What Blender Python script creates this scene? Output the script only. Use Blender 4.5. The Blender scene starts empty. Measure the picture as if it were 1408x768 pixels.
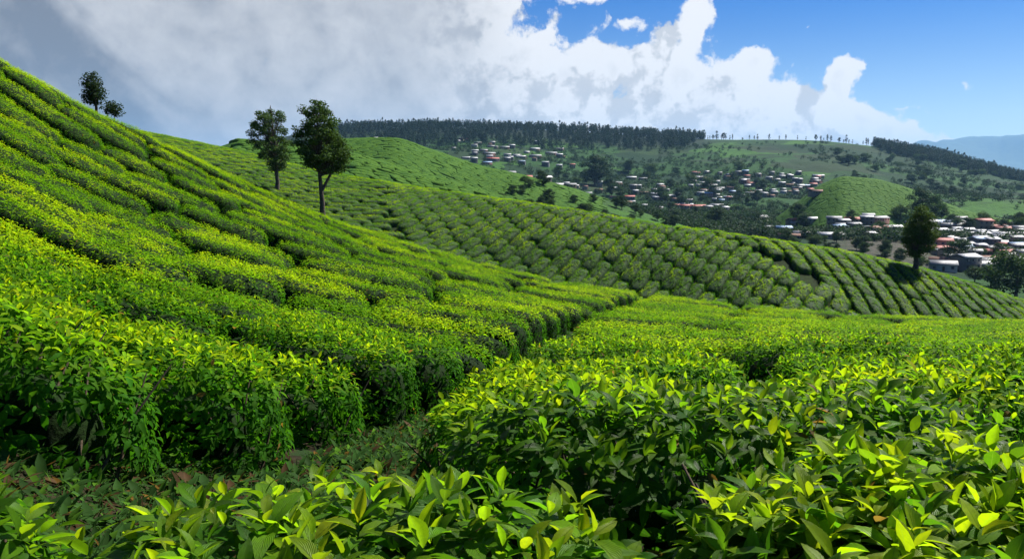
import bpy, math, random
import numpy as np
from mathutils import Vector

rng = np.random.default_rng(7)
random.seed(7)
S = bpy.context.scene
COL = S.collection
R = math.radians

# ------------------------------------------------------------------ camera
F, PITCH = 1105.0, R(6.9)
CP, SP = math.cos(PITCH), math.sin(PITCH)
cam = bpy.data.cameras.new('camera')
cam.sensor_width = 36.0
cam.lens = 36.0 * F / 1408.0
cam.clip_start, cam.clip_end = 0.05, 40000
camo = bpy.data.objects.new('camera', cam)
COL.objects.link(camo)
camo.rotation_euler = (R(90) - PITCH, 0, 0)
S.camera = camo

# ------------------------------------------------------------------ light
SUN_AZ, SUN_EL = R(52), R(49)          # azimuth clockwise from +Y (the way the camera faces)
sun = bpy.data.lights.new('sun', 'SUN')
sun.energy, sun.angle, sun.color = 5.0, R(0.5), (1.0, 0.95, 0.86)
suno = bpy.data.objects.new('sun', sun)
COL.objects.link(suno)
sdir = Vector((math.sin(SUN_AZ) * math.cos(SUN_EL), math.cos(SUN_AZ) * math.cos(SUN_EL), math.sin(SUN_EL)))
suno.rotation_euler = (-sdir).to_track_quat('-Z', 'Y').to_euler()
suno.location = (60, 40, 60)
S.view_settings.view_transform = 'Standard'
S.view_settings.look = 'None'
S.view_settings.gamma = 1
S.view_settings.exposure = 1.02
SKY_STRENGTH = 0.070
CLOUD_WHITE, CLOUD_GREY = 0.485, 0.115
try:
    S.cycles.use_denoising = True
    S.cycles.max_bounces = 6
    S.cycles.diffuse_bounces = 3
    S.cycles.glossy_bounces = 2
    S.cycles.transmission_bounces = 4
    S.cycles.volume_bounces = 0
    S.cycles.sample_clamp_indirect = 6
except Exception:
    pass


def pix(u, v):
    """photo pixel -> direction (x per Y, z per Y)"""
    up = (384.0 - v) / F
    y = CP + SP * up
    return (u - 704.0) / F / y, (-SP + CP * up) / y


def azel(u, v):
    tx, tz = pix(u, v)
    return math.degrees(math.atan(tx)), math.degrees(math.atan(tz / math.sqrt(1 + tx * tx)))


# ------------------------------------------------------------------ node helpers
class NT:
    def __init__(s, tree):
        s.t, s.n, s.l = tree, tree.nodes, tree.links

    def new(s, typ, **kw):
        n = s.n.new(typ)
        for k, v in kw.items():
            setattr(n, k, v)
        return n

    def put(s, sock, v):
        if hasattr(v, 'node'):
            s.l.new(v, sock)
        elif v is not None:
            sock.default_value = v

    def m(s, op, a, b=None, c=None, clamp=False):
        n = s.new('ShaderNodeMath', operation=op, use_clamp=clamp)
        for i, v in enumerate((a, b, c)):
            if v is not None:
                s.put(n.inputs[i], v)
        return n.outputs[0]

    def vm(s, op, a, b=None):
        n = s.new('ShaderNodeVectorMath', operation=op)
        s.put(n.inputs[0], a)
        if b is not None:
            s.put(n.inputs[1], b)
        return n.outputs['Value'] if op in ('DOT_PRODUCT', 'LENGTH', 'DISTANCE') else n.outputs[0]

    def smooth(s, v, a, b, c=0.0, d=1.0):
        n = s.new('ShaderNodeMapRange', interpolation_type='SMOOTHSTEP')
        s.put(n.inputs[0], v)
        for i, q in enumerate((a, b, c, d)):
            s.put(n.inputs[i + 1], q)
        return n.outputs[0]

    def noise(s, vec, scale, detail=6.0, rough=0.55, dist=0.0, dim='3D'):
        n = s.new('ShaderNodeTexNoise', noise_dimensions=dim)
        s.put(n.inputs['Vector'], vec)
        n.inputs['Scale'].default_value = scale
        n.inputs['Detail'].default_value = detail
        n.inputs['Roughness'].default_value = rough
        n.inputs['Distortion'].default_value = dist
        return n.outputs[0]

    def mix(s, f, a, b, blend='MIX'):
        n = s.new('ShaderNodeMix', data_type='RGBA', blend_type=blend)
        s.put(n.inputs[0], f)
        s.put(n.inputs[6], a)
        s.put(n.inputs[7], b)
        return n.outputs[2]


def rgba(c):
    return (c[0], c[1], c[2], 1.0)


# ------------------------------------------------------------------ sky with clouds
# big cloud masses: photo position and size give their direction on the sky
BLOBS = [(120, 60, 400, 330, 1.3), (430, 130, 175, 230, 1.1), (270, 205, 260, 60, 0.9), (260, -260, 390, 190, 1.3), (-700, 100, 560, 520, 1.2),
         (575, 80, 80, 150, 1.0), (612, 0, 52, 40, 0.9), (690, 122, 75, 48, 1.0), (765, 152, 65, 40, 0.95),
         (815, 176, 42, 20, 0.9), (824, 84, 40, 27, 0.95), (745, 120, 58, 34, 0.9), (800, -8, 60, 10, 0.6), (866, 30, 14, 9, 0.62), (838, 22, 10, 14, 0.5),
         (745, 42, 20, 10, 0.36), (905, 118, 40, 42, 1.1), (925, 72, 26, 34, 0.95), (948, 40, 17, 26, 0.85), (968, 8, 20, 20, 0.75),
         (990, 135, 60, 48, 1.1), (1028, 100, 27, 24, 1.0), (1080, 160, 44, 34, 1.0), (1086, 124, 20, 16, 0.9),
         (1167, 88, 22, 13, 0.8), (1150, 104, 20, 16, 0.72), (1158, 140, 24, 25, 1.0), (1185, 172, 38, 26, 1.0),
         (970, 185, 95, 32, 1.0), (1110, 195, 130, 26, 1.0), (1235, 199, 48, 19, 1.0), (1295, 212, 46, 14, 1.0), (1330, 222, 40, 12, 1.0),
         (1328, 120, 15, 15, 0.55), (1258, 151, 15, 7, 0.56), (1095, 75, 14, 22, 0.42), (1122, 48, 10, 5, 0.44), (1260, 12, 14, 8, 0.42),
         (1395, 178, 30, 6, 0.5),
         (2300, 120, 260, 110, 0.9), (3300, -300, 400, 200, 0.9)]


def blob_dir(u, v):
    # directions outside the picture are laid out straight in degrees
    if -300 < u < 1700:
        return azel(u, v)
    return (u - 704) * 0.047, (246 - v) * 0.05


def cloud_group():
    g = bpy.data.node_groups.new('cloud_density', 'ShaderNodeTree')
    g.interface.new_socket('AE', in_out='INPUT', socket_type='NodeSocketVector')
    g.interface.new_socket('Density', in_out='OUTPUT', socket_type='NodeSocketFloat')
    t = NT(g)
    gi, go = t.new('NodeGroupInput'), t.new('NodeGroupOutput')
    ae = gi.outputs[0]
    warp = t.new('ShaderNodeTexNoise', noise_dimensions='2D')
    t.put(warp.inputs['Vector'], ae)
    warp.inputs['Scale'].default_value = 0.33
    warp.inputs['Detail'].default_value = 5
    w = t.vm('MULTIPLY', t.vm('SUBTRACT', warp.outputs['Color'], (0.5, 0.5, 0.5)), (2.6, 2.2, 0))
    p = t.vm('ADD', ae, w)
    tot = None
    for (u, v, ru, rv, amp) in BLOBS:
        a, e = blob_dir(u, v)
        sa, se = ru * 0.0465, rv * 0.05
        d = t.vm('MULTIPLY', t.vm('SUBTRACT', p, (a, e, 0)), (1 / sa, 1 / se, 0))
        q = t.m('EXPONENT', t.m('MULTIPLY', t.vm('DOT_PRODUCT', d, d), -0.69))
        tot = t.m('MULTIPLY', q, amp) if tot is None else t.m('MULTIPLY_ADD', q, amp, tot)
    tot = t.m('MINIMUM', tot, 1.25)
    vo = t.new('ShaderNodeTexVoronoi', feature='SMOOTH_F1', voronoi_dimensions='2D')
    t.put(vo.inputs['Vector'], p)
    vo.inputs['Scale'].default_value = 0.42
    vo.inputs['Detail'].default_value = 3
    vo.inputs['Roughness'].default_value = 0.55
    vo.inputs['Smoothness'].default_value = 0.6
    bil = t.m('MULTIPLY', t.m('SUBTRACT', 0.45, vo.outputs['Distance']), 0.55)
    fb = t.m('MULTIPLY', t.m('SUBTRACT', t.noise(ae, 0.9, 8, 0.64, 0, '2D'), 0.5), 0.68)
    t.put(go.inputs[0], t.m('ADD', t.m('ADD', tot, bil), fb))
    return g


world = bpy.data.worlds.new('World')
S.world = world
world.use_nodes = True
wt = NT(world.node_tree)
wt.n.clear()
wout, wbg = wt.new('ShaderNodeOutputWorld'), wt.new('ShaderNodeBackground')
wt.l.new(wbg.outputs[0], wout.inputs[0])
sky = wt.new('ShaderNodeTexSky', sky_type='NISHITA')
sky.sun_disc = False
sky.sun_elevation, sky.sun_rotation = SUN_EL, SUN_AZ
sky.air_density, sky.dust_density, sky.ozone_density, sky.altitude = 1.0, 0.5, 3.0, 1500
tc = wt.new('ShaderNodeTexCoord')
sep = wt.new('ShaderNodeSeparateXYZ')
wt.l.new(tc.outputs['Generated'], sep.inputs[0])
DEG = 180 / math.pi
az_ = wt.m('MULTIPLY', wt.m('ARCTAN2', sep.outputs[0], sep.outputs[1]), DEG)
el_ = wt.m('MULTIPLY', wt.m('ARCSINE', sep.outputs[2]), DEG)
cmb = wt.new('ShaderNodeCombineXYZ')
wt.put(cmb.inputs[0], az_)
wt.put(cmb.inputs[1], el_)
AE = cmb.outputs[0]
grp = cloud_group()


def dens(vec):
    n = wt.new('ShaderNodeGroup')
    n.node_tree = grp
    wt.put(n.inputs[0], vec)
    return n.outputs[0]


D0 = dens(AE)
D1 = dens(wt.vm('ADD', AE, (1.9, 1.3, 0)))         # the same clouds a little nearer the sun: how much cloud shades this spot
alpha = wt.smooth(D0, 0.43, 0.70)
deck = wt.smooth(az_, -8.0, 3.0, 1.0, 0.0)
dd = wt.m('MULTIPLY', wt.m('SUBTRACT', D0, D1), wt.m('MULTIPLY_ADD', deck, -0.86, 1.0))
fine = wt.m('MULTIPLY', wt.m('SUBTRACT', wt.noise(AE, 0.42, 5, 0.55, 0.3, '2D'), 0.5), wt.m('MULTIPLY_ADD', deck, -0.42, 0.60))
shade = wt.smooth(wt.m('ADD', dd, fine), -0.34, 0.30)
# thick deck over the steep slope is seen from its grey underside
deckn = wt.noise(wt.vm('ADD', AE, (3.5, 1.0, 0)), 0.08, 5, 0.5, 0.5, '2D')
deckg = wt.m('MULTIPLY', deck, wt.smooth(deckn, 0.34, 0.62, 1.08, 0.45))
thick = wt.smooth(D0, 0.85, 1.7, 0.0, 0.24)
lit = wt.m('SUBTRACT', wt.m('SUBTRACT', wt.smooth(shade, 0.0, 1.0, 0.60, 1.06), wt.m('MULTIPLY', deckg, 0.74)), thick, None, True)
ccol = wt.mix(lit, rgba((CLOUD_GREY * 0.92, CLOUD_GREY * 0.99, CLOUD_GREY * 1.12)), rgba((CLOUD_WHITE, CLOUD_WHITE * 0.99, CLOUD_WHITE * 0.98)))
tintc = wt.mix(wt.smooth(el_, 0.0, 15.0), rgba((SKY_STRENGTH * 0.78, SKY_STRENGTH * 0.76, SKY_STRENGTH * 0.72)), rgba((SKY_STRENGTH * 0.015, SKY_STRENGTH * 0.315, SKY_STRENGTH * 0.70)))
skyc = wt.mix(1.0, sky.outputs[0], tintc, 'MULTIPLY')
wt.put(wbg.inputs[0], wt.mix(wt.m('MULTIPLY', alpha, 0.985), skyc, ccol))
wbg.inputs[1].default_value = 1.0
world.cycles.sampling_method = 'MANUAL'
world.cycles.sample_map_resolution = 512


# ------------------------------------------------------------------ noise, mesh helpers
def _hash(ix, iy, seed):
    h = (ix.astype(np.int64) * 374761393 + iy.astype(np.int64) * 668265263 + seed * 1442695041) & 0xFFFFFFFF
    h = ((h ^ (h >> 13)) * 1274126177) & 0xFFFFFFFF
    h = h ^ (h >> 16)
    return (h & 0xFFFFFF) / float(0xFFFFFF)


def vnoise(x, y, seed=0):
    x, y = np.asarray(x, float), np.asarray(y, float)
    ix, iy = np.floor(x), np.floor(y)
    fx, fy = x - ix, y - iy
    fx, fy = fx * fx * (3 - 2 * fx), fy * fy * (3 - 2 * fy)
    a, b = _hash(ix, iy, seed), _hash(ix + 1, iy, seed)
    c, d = _hash(ix, iy + 1, seed), _hash(ix + 1, iy + 1, seed)
    return (a + (b - a) * fx) * (1 - fy) + (c + (d - c) * fx) * fy - 0.5


def fbm(x, y, seed=0, octv=4):
    s, amp = 0, 1.0
    for i in range(octv):
        s = s + amp * vnoise(np.asarray(x) * 2 ** i, np.asarray(y) * 2 ** i, seed + i)
        amp *= 0.5
    return s


def mesh_np(name, V, Q, mats=(), midx=None, tint=None, uv=None, smooth=False):
    V = np.ascontiguousarray(V, np.float32).reshape(-1, 3)
    Q = np.ascontiguousarray(Q, np.int32).reshape(-1, 4)
    me = bpy.data.meshes.new(name)
    me.vertices.add(len(V))
    me.vertices.foreach_set('co', V.ravel())
    me.loops.add(Q.size)
    me.loops.foreach_set('vertex_index', Q.ravel())
    me.polygons.add(len(Q))
    me.polygons.foreach_set('loop_start', np.arange(0, Q.size, 4, dtype=np.int32))
    me.polygons.foreach_set('loop_total', np.full(len(Q), 4, np.int32))
    if midx is not None:
        me.polygons.foreach_set('material_index', np.ascontiguousarray(midx, np.int32))
    if smooth:
        me.polygons.foreach_set('use_smooth', np.ones(len(Q), bool))
    if tint is not None:
        a = me.color_attributes.new('tint', 'FLOAT_COLOR', 'POINT')
        t = np.ones((len(V), 4), np.float32)
        t[:, :3] = tint
        a.data.foreach_set('color', t.ravel())
    if uv is not None:
        l = me.uv_layers.new(name='leaf_uv')
        l.data.foreach_set('uv', np.ascontiguousarray(uv[Q.ravel()], np.float32).ravel())
    for m in mats:
        me.materials.append(m)
    me.update(calc_edges=True)
    me.validate()
    return me


def link(name, me, parent=None, loc=None, label=None, cat=None, group=None, kind=None):
    o = bpy.data.objects.new(name, me)
    COL.objects.link(o)
    if parent is not None:
        o.parent = parent
    if loc is not None:
        o.location = loc
    if label:
        o['label'] = label
    if cat:
        o['category'] = cat
    if group:
        o['group'] = group
    if kind:
        o['kind'] = kind
    return o


def cat_parts(parts):
    """[(V,Q,...)] -> one V,Q"""
    V, Q, n = [], [], 0
    for v, q in parts:
        V.append(v)
        Q.append(np.asarray(q) + n)
        n += len(v)
    return np.concatenate(V), np.concatenate(Q)


# ------------------------------------------------------------------ materials
def mat(name):
    m = bpy.data.materials.new(name)
    m.use_nodes = True
    t = NT(m.node_tree)
    t.n.clear()
    out = t.new('ShaderNodeOutputMaterial')
    return m, t, out


def principled(t, col, rough=0.6, spec=0.4, normal=None, metal=0.0):
    p = t.new('ShaderNodeBsdfPrincipled')
    t.put(p.inputs['Base Color'], col)
    t.put(p.inputs['Roughness'], rough)
    p.inputs['Specular IOR Level'].default_value = spec
    p.inputs['Metallic'].default_value = metal
    if normal is not None:
        t.put(p.inputs['Normal'], normal)
    return p.outputs[0]


def bump(t, h, strength=0.5, dist=0.02):
    b = t.new('ShaderNodeBump')
    b.inputs['Strength'].default_value = strength
    b.inputs['Distance'].default_value = dist
    t.put(b.inputs['Height'], h)
    return b.outputs[0]


def leaf_material(name, trans=0.34, rough=0.38, veins=False, spec=0.45, tr_gain=2.0):
    m, t, out = mat(name)
    a = t.new('ShaderNodeAttribute', attribute_name='tint')
    col = a.outputs['Color']
    nrm = None
    if veins:
        uvn = t.new('ShaderNodeUVMap', uv_map='leaf_uv')
        s = t.new('ShaderNodeSeparateXYZ')
        t.l.new(uvn.outputs[0], s.inputs[0])
        ax = t.m('ABSOLUTE', t.m('SUBTRACT', s.outputs[0], 0.5))
        ph = t.m('MULTIPLY_ADD', s.outputs[1], 55.0, t.m('MULTIPLY', ax, -38.0))
        w = t.m('POWER', t.m('MULTIPLY_ADD', t.m('SINE', ph), 0.5, 0.5), 3.0)
        mid = t.smooth(ax, 0.0, 0.05, 1.0, 0.0)
        nrm = bump(t, t.m('ADD', t.m('MULTIPLY', w, -0.6), t.m('MULTIPLY', mid, -0.8)), 0.9, 0.004)
        col = t.mix(t.m('MULTIPLY', mid, 0.55), col, rgba((0.16, 0.26, 0.05)))
        g = t.new('ShaderNodeNewGeometry')
        bl = t.noise(g.outputs['Position'], 55.0, 3, 0.6)
        col = t.mix(t.smooth(bl, 0.35, 0.7, 0.0, 0.22), col, rgba((0.03, 0.075, 0.015)))
    base = principled(t, col, rough, spec, nrm)
    tr = t.new('ShaderNodeBsdfTranslucent')
    t.put(tr.inputs[0], t.mix(1.0, col, rgba((tr_gain * 1.15, tr_gain * 1.1, tr_gain * 0.5)), 'MULTIPLY'))
    mx = t.new('ShaderNodeMixShader')
    mx.inputs[0].default_value = trans
    t.l.new(base, mx.inputs[1])
    t.l.new(tr.outputs[0], mx.inputs[2])
    t.l.new(mx.outputs[0], out.inputs[0])
    return m


M_LEAF0 = leaf_material('tea_leaf_near', 0.45, 0.42, True, 0.16)
M_LEAF = leaf_material('tea_leaf', 0.45, 0.6, False, 0.04)
M_TREE = leaf_material('tree_leaf', 0.22, 0.7, False, 0.08, 1.6)


def simple(name, ca, cb, scale, rough=0.8, spec=0.25, bstr=0.4, bdist=0.02, detail=6, cc=None):
    m, t, out = mat(name)
    g = t.new('ShaderNodeNewGeometry')
    n = t.noise(g.outputs['Position'], scale, detail, 0.62)
    col = t.mix(t.smooth(n, 0.36, 0.64), rgba(ca), rgba(cb))
    if cc:
        n2 = t.noise(g.outputs['Position'], scale * 0.23, 4, 0.6)
        col = t.mix(t.smooth(n2, 0.5, 0.62), col, rgba(cc))
    t.l.new(principled(t, col, rough, spec, bump(t, n, bstr, bdist)), out.inputs[0])
    return m


M_CORE = simple('bush_dark_core', (0.006, 0.014, 0.003), (0.012, 0.030, 0.005), 30, 0.9, 0.1, 0.8, 0.03)  # solid filling inside each bush, its inner shade put into the dark colour
M_CORE_FAR = simple('bush_dark_core_far', (0.016, 0.04, 0.010), (0.03, 0.065, 0.014), 9, 0.8, 0.15, 0.8, 0.05)  # same filling for far bushes, shade in the colour, a greener tone
M_BARK = simple('bark', (0.05, 0.042, 0.034), (0.12, 0.10, 0.08), 7, 0.9, 0.15, 0.9, 0.04)
M_STEM = simple('tea_stem', (0.05, 0.035, 0.022), (0.10, 0.075, 0.05), 40, 0.85, 0.2, 0.6, 0.004)
M_SOIL = simple('soil', (0.013, 0.013, 0.006), (0.032, 0.024, 0.013), 9, 0.95, 0.1, 0.9, 0.04, 9, (0.014, 0.032, 0.008))  # soil colour darkened to stand in for the shadow over the path
M_UNDER = simple('shaded_soil', (0.010, 0.018, 0.005), (0.018, 0.034, 0.007), 3, 0.95, 0.1, 0.9, 0.04, 6)  # dark green ground, shade between the rows put into its colour

# terrain cover beyond the tea hills
M_FIELD, t, out = mat('far_fields')
g = t.new('ShaderNodeNewGeometry')
P = g.outputs['Position']
P2 = t.vm('MULTIPLY', P, (1, 1, 0.3))
wob = t.new('ShaderNodeTexNoise')
t.put(wob.inputs['Vector'], P2)
wob.inputs['Scale'].default_value = 0.012
wob.inputs['Detail'].default_value = 5
PW = t.vm('ADD', P2, t.vm('MULTIPLY', t.vm('SUBTRACT', wob.outputs['Color'], (0.5, 0.5, 0.5)), (150, 150, 0)))
vo = t.new('ShaderNodeTexVoronoi')
t.put(vo.inputs['Vector'], PW)
vo.inputs['Scale'].default_value = 0.0095
sp = t.new('ShaderNodeSeparateXYZ')
t.l.new(vo.outputs['Color'], sp.inputs[0])
n1 = t.noise(P, 0.02, 8, 0.65)
n2 = t.noise(P, 0.22, 6, 0.65)
c = t.mix(t.smooth(sp.outputs[0], 0.25, 0.75), rgba((0.009, 0.034, 0.010)), rgba((0.021, 0.068, 0.012)))
c = t.mix(t.smooth(sp.outputs[1], 0.74, 0.9, 0, 0.75), c, rgba((0.048, 0.13, 0.014)))
c = t.mix(t.smooth(sp.outputs[2], 0.86, 0.96, 0, 0.6), c, rgba((0.034, 0.05, 0.018)))
c = t.mix(t.smooth(n1, 0.50, 0.66, 0, 0.85), c, rgba((0.010, 0.025, 0.011)))
cov = t.new('ShaderNodeAttribute', attribute_name='tint')
sc = t.new('ShaderNodeSeparateColor')
t.l.new(cov.outputs['Color'], sc.inputs[0])
tea = t.mix(t.smooth(n1, 0.40, 0.66), rgba((0.048, 0.13, 0.014)), rgba((0.03, 0.07, 0.015)))
c = t.mix(sc.outputs[0], c, tea)
c = t.mix(t.smooth(n2, 0.48, 0.68, 0, 0.55), c, rgba((0.016, 0.036, 0.012)))
c = t.mix(sc.outputs[1], c, rgba((0.012, 0.024, 0.014)))
c = t.mix(t.m('MULTIPLY', sc.outputs[2], t.smooth(n2, 0.42, 0.6, 0.5, 1.0)), c, rgba((0.085, 0.075, 0.06)))
t.l.new(principled(t, c, 0.9, 0.1, bump(t, n2, 0.9, 2.5)), out.inputs[0])

# ------------------------------------------------------------------ terrain shape
UC = np.array([-400, 0, 145, 300, 445, 600, 760, 890, 1000, 1100, 1250, 1408, 1800], float)


def pchip(xk, yk, x):
    """monotone cubic along the last axis; xk, yk (..., K) for points x (..., N)"""
    h = np.diff(xk, axis=-1)
    d = np.diff(yk, axis=-1) / h
    m = np.zeros_like(yk)
    w1, w2 = 2 * h[..., 1:] + h[..., :-1], h[..., 1:] + 2 * h[..., :-1]
    a, b = d[..., :-1], d[..., 1:]
    ok = a * b > 0
    m[..., 1:-1] = np.where(ok, (w1 + w2) / np.where(ok, w1 / np.where(ok, a, 1) + w2 / np.where(ok, b, 1), 1), 0)
    m[..., 0], m[..., -1] = d[..., 0], d[..., -1]
    idx = np.clip((x[..., :, None] >= xk[..., None, :]).sum(-1) - 1, 0, xk.shape[-1] - 2)
    tk = lambda arr: np.take_along_axis(np.broadcast_to(arr, arr.shape), idx, -1)
    x0, hh, y0, y1, m0, m1 = tk(xk), tk(h), tk(yk), tk(yk[..., 1:]), tk(m), tk(m[..., 1:])
    s = np.clip((x - x0) / hh, -0.2, 1.2)
    return ((1 + 2 * s) * (1 - s) ** 2 * y0 + s * (1 - s) ** 2 * hh * m0 + s * s * (3 - 2 * s) * y1 + s * s * (s - 1) * hh * m1)


def row(vals):
    return np.array(vals, float)


def zv(u, v, Y):
    tx, tz = pix(u, v)
    return tz * Y


def vring(Y, v):
    Y = np.full(13, Y, float) if np.isscalar(Y) else row(Y)
    return Y, np.array([zv(u, vv, yy) for u, vv, yy in zip(UC, v, Y)])


def zring(Y, z):
    Y = np.full(13, Y, float) if np.isscalar(Y) else row(Y)
    return Y, (np.full(13, z, float) if np.isscalar(z) else row(z))


#          u: -400   0   145  300  445  600  760  890 1000 1100 1250 1408 1800
C1 = vring([44, 45, 47, 49, 50, 48, 46, 46, 48, 50, 52, 54, 54],
           [-120, 72, 152, 229, 295, 346, 385, 403, 418, 431, 441, 446, 440])
B2 = vring([120, 115, 112, 105, 95, 88, 82, 78, 72, 68, 72, 76, 85],
           [180, 190, 205, 247, 301, 350, 389, 406, 423, 435, 447, 452, 452])
C2 = vring([150, 150, 148, 140, 130, 118, 104, 96, 90, 86, 86, 88, 92],
           [172, 165, 172, 199, 233, 259, 281, 303, 318, 333, 362, 410, 520])
M2 = (0.5 * (B2[0] + C2[0]), B2[1] + 0.60 * (C2[1] - B2[1]))
V1 = (0.55 * C1[0] + 0.45 * B2[0], np.minimum(0.5 * (C1[1] + B2[1]) - 1.8, np.minimum(C1[1], B2[1]) - 0.8))
RINGS = [
    zring(-10, -0.9), zring(0, -0.9), zring(2, -0.88),
    vring(5, [400, 440, 500, 535, 550, 550, 545, 540, 536, 533, 527, 520, 505]),
    vring(9, [290, 372, 425, 457, 485, 500, 500, 495, 491, 488, 487, 486, 484]),
    vring(14, [220, 305, 362, 400, 430, 450, 462, 463, 464, 465, 467, 470, 474]),
    vring(22, [100, 228, 292, 338, 373, 402, 428, 440, 446, 450, 455, 459, 463]),
    vring(33, [-20, 145, 215, 276, 326, 367, 403, 420, 430, 439, 446, 451, 455]),
    C1, V1, B2, M2, C2,
    (C2[0] + 28, C2[1] - row([6, 6, 6, 6, 7, 8, 9, 10, 10, 10, 10, 10, 10])),
    zring(215, [-8, -8, -9, -11, -16, -19, -23, -27, -30, -32, -36, -40, -45]),
    zring(330, [-8, -8, -9, -12, -18, -21, -24, -27, -30, -33, -35, -37, -42]),
    zring(480, [0, 0, -2, -6, -12, -17, -21, -25, -28, -29, -30.5, -32, -36]),
    zring(700, [20, 20, 18, 12, 3, -6, -14, -24, -28, -30, -31, -31, -36]),
    zring(1000, [15, 15, 15, 18, 28, 18, 3, -8, -8, -10, -14, -22, -40]),
    zring(1350, [15, 15, 15, 30, 62, 54, 42, 33, 36, 38, 26, -6, -60]),
    vring([1900] * 6 + [1880, 1850, 1800, 1760, 1720, 1700, 1700],
          [230, 230, 222, 210, 182, 177, 181, 188, 193, 193, 211, 250, 340]),
    zring(2500, -20), zring(3500, -160), zring(14000, -260),
]
THN = 1500
TH0, TH1 = (-400 - 704) / F, (1800 - 704) / F
THT = np.linspace(TH0, TH1, THN)
UT = THT * F + 704.0
RY = np.stack([pchip(UC[None], r[0][None], UT[None])[0] for r in RINGS], -1)
RZ = np.stack([pchip(UC[None], r[1][None], UT[None])[0] for r in RINGS], -1)
LN = 900
LT = np.linspace(math.log(2.0), math.log(14000.0), LN)      # log(Y + 8)
YT = np.exp(LT) - 8.0
TAB = np.concatenate([pchip(RY[i:i + 100], RZ[i:i + 100], np.broadcast_to(YT, (len(RY[i:i + 100]), LN))) for i in range(0, THN, 100)])


def hill(us, vs, Y, wf, wb, drop):
    """a spur with the given skyline, standing at distance Y"""
    us, vs = row(us), row(vs)
    zc = np.array([zv(a, b, Y) for a, b in zip(us, vs)])
    z = pchip(us[None], zc[None], np.clip(UT, us[0], us[-1])[None])[0]
    z = z - np.clip(us[0] - UT, 0, None) * 0.12 * Y / 400 - np.clip(UT - us[-1], 0, None) * 0.12 * Y / 400
    dy = YT[None] - Y
    w = np.where(dy < 0, wf, wb)
    return z[:, None] - drop * (1 - np.exp(-(dy / w) ** 2)) - np.clip(np.abs(dy) - 1.5 * w, 0, None) * 0.2


HILLS = [hill([330, 400, 480, 560, 640, 700], [196, 203, 214, 236, 259, 276], 235, 55, 60, 26),
         hill([420, 480, 540, 600, 660, 740, 800], [203, 193, 190, 206, 228, 247, 262], 430, 120, 110, 42),
         hill([1020, 1060, 1100, 1130, 1160, 1200, 1230, 1300, 1400, 1520], [324, 303, 273, 253, 243, 246, 255, 278, 304, 335], 620, 120, 110, 44)]
COVER = np.zeros((THN, LN))
for hz in HILLS:
    COVER = np.maximum(COVER, np.clip((hz - TAB) / 3.0, 0, 1))
    TAB = np.maximum(TAB, hz)


def lookup(T, x, y):
    x, y = np.asarray(x, float), np.asarray(y, float)
    th = x / np.maximum(y, 1.2)
    i = np.clip((th - TH0) / (TH1 - TH0) * (THN - 1), 0, THN - 1.001)
    j = np.clip((np.log(np.maximum(y, -5.9) + 8) - LT[0]) / (LT[1] - LT[0]), 0, LN - 1.001)
    i0, j0 = i.astype(int), j.astype(int)
    fi, fj = i - i0, j - j0
    return (T[i0, j0] * (1 - fi) + T[i0 + 1, j0] * fi) * (1 - fj) + (T[i0, j0 + 1] * (1 - fi) + T[i0 + 1, j0 + 1] * fi) * fj


def H(x, y):
    """canopy level near, ground level far"""
    z = lookup(TAB, x, y)
    y = np.asarray(y, float)
    far = np.clip((y - 180) / 600, 0, 1)
    return z + far * (fbm(np.asarray(x) / 170, y / 170, 3) * 16 + fbm(np.asarray(x) / 45, y / 45, 9) * 4) * np.clip((1700 - y) / 500, 0.12, 1)


HB = 0.92


def G(x, y):
    y = np.asarray(y, float)
    return H(x, y) - HB * np.clip((175 - y) / 25, 0, 1) + 0.03 * fbm(np.asarray(x) * 1.5, y * 1.5, 5)


def hit(u, v, Y0=10.0, Y1=2600.0):
    """first point of the ground along a line of sight, between two distances"""
    tx, tz = pix(u, v)
    Y = np.exp(np.linspace(math.log(Y0), math.log(Y1), 3000))
    k = np.nonzero(G(tx * Y, Y) >= tz * Y)[0]
    if len(k) == 0:
        return None
    y = Y[k[0]]
    return np.array([tx * y, y, float(G(tx * y, y))])


# ground sheet
NTH, NY = 620, 640
th = np.linspace(TH0 * 1.0, TH1 * 1.0, NTH)
yy = np.exp(np.linspace(math.log(2.2), math.log(13500), NY)) - 8
TT, YY = np.meshgrid(th, yy, indexing='ij')
XX = TT * (YY + 8)
ZZ = G(XX, YY)
idx = np.arange(NTH * NY).reshape(NTH, NY)
Q = np.stack([idx[:-1, :-1], idx[1:, :-1], idx[1:, 1:], idx[:-1, 1:]], -1).reshape(-1, 4)
V = np.stack([XX, YY, ZZ], -1).reshape(-1, 3)
cov = np.zeros((len(V), 3))
cov[:, 0] = lookup(COVER, XX, YY).ravel()
uu = (XX / np.maximum(YY, 1) * F + 704).ravel()
yf = YY.ravel()
cov[:, 1] = np.clip((yf - 1480) / 150, 0, 1) * np.clip((1010 - uu) / 60, 0.0, 1) + np.clip((yf - 1560) / 60, 0, 1) * np.clip((uu - 1190) / 40, 0, 1) * 0.8
town = np.clip(1 - np.hypot((uu - 1290) / 170, (yf - 410) / 95), 0, 1)
cov[:, 2] = np.clip(town * 3, 0, 1)
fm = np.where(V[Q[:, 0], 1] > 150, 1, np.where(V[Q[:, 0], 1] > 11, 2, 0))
link('ground', mesh_np('ground', V, Q, (M_SOIL, M_FIELD, M_UNDER), fm, np.clip(cov, 0, 1), smooth=True), kind='structure')

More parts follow.
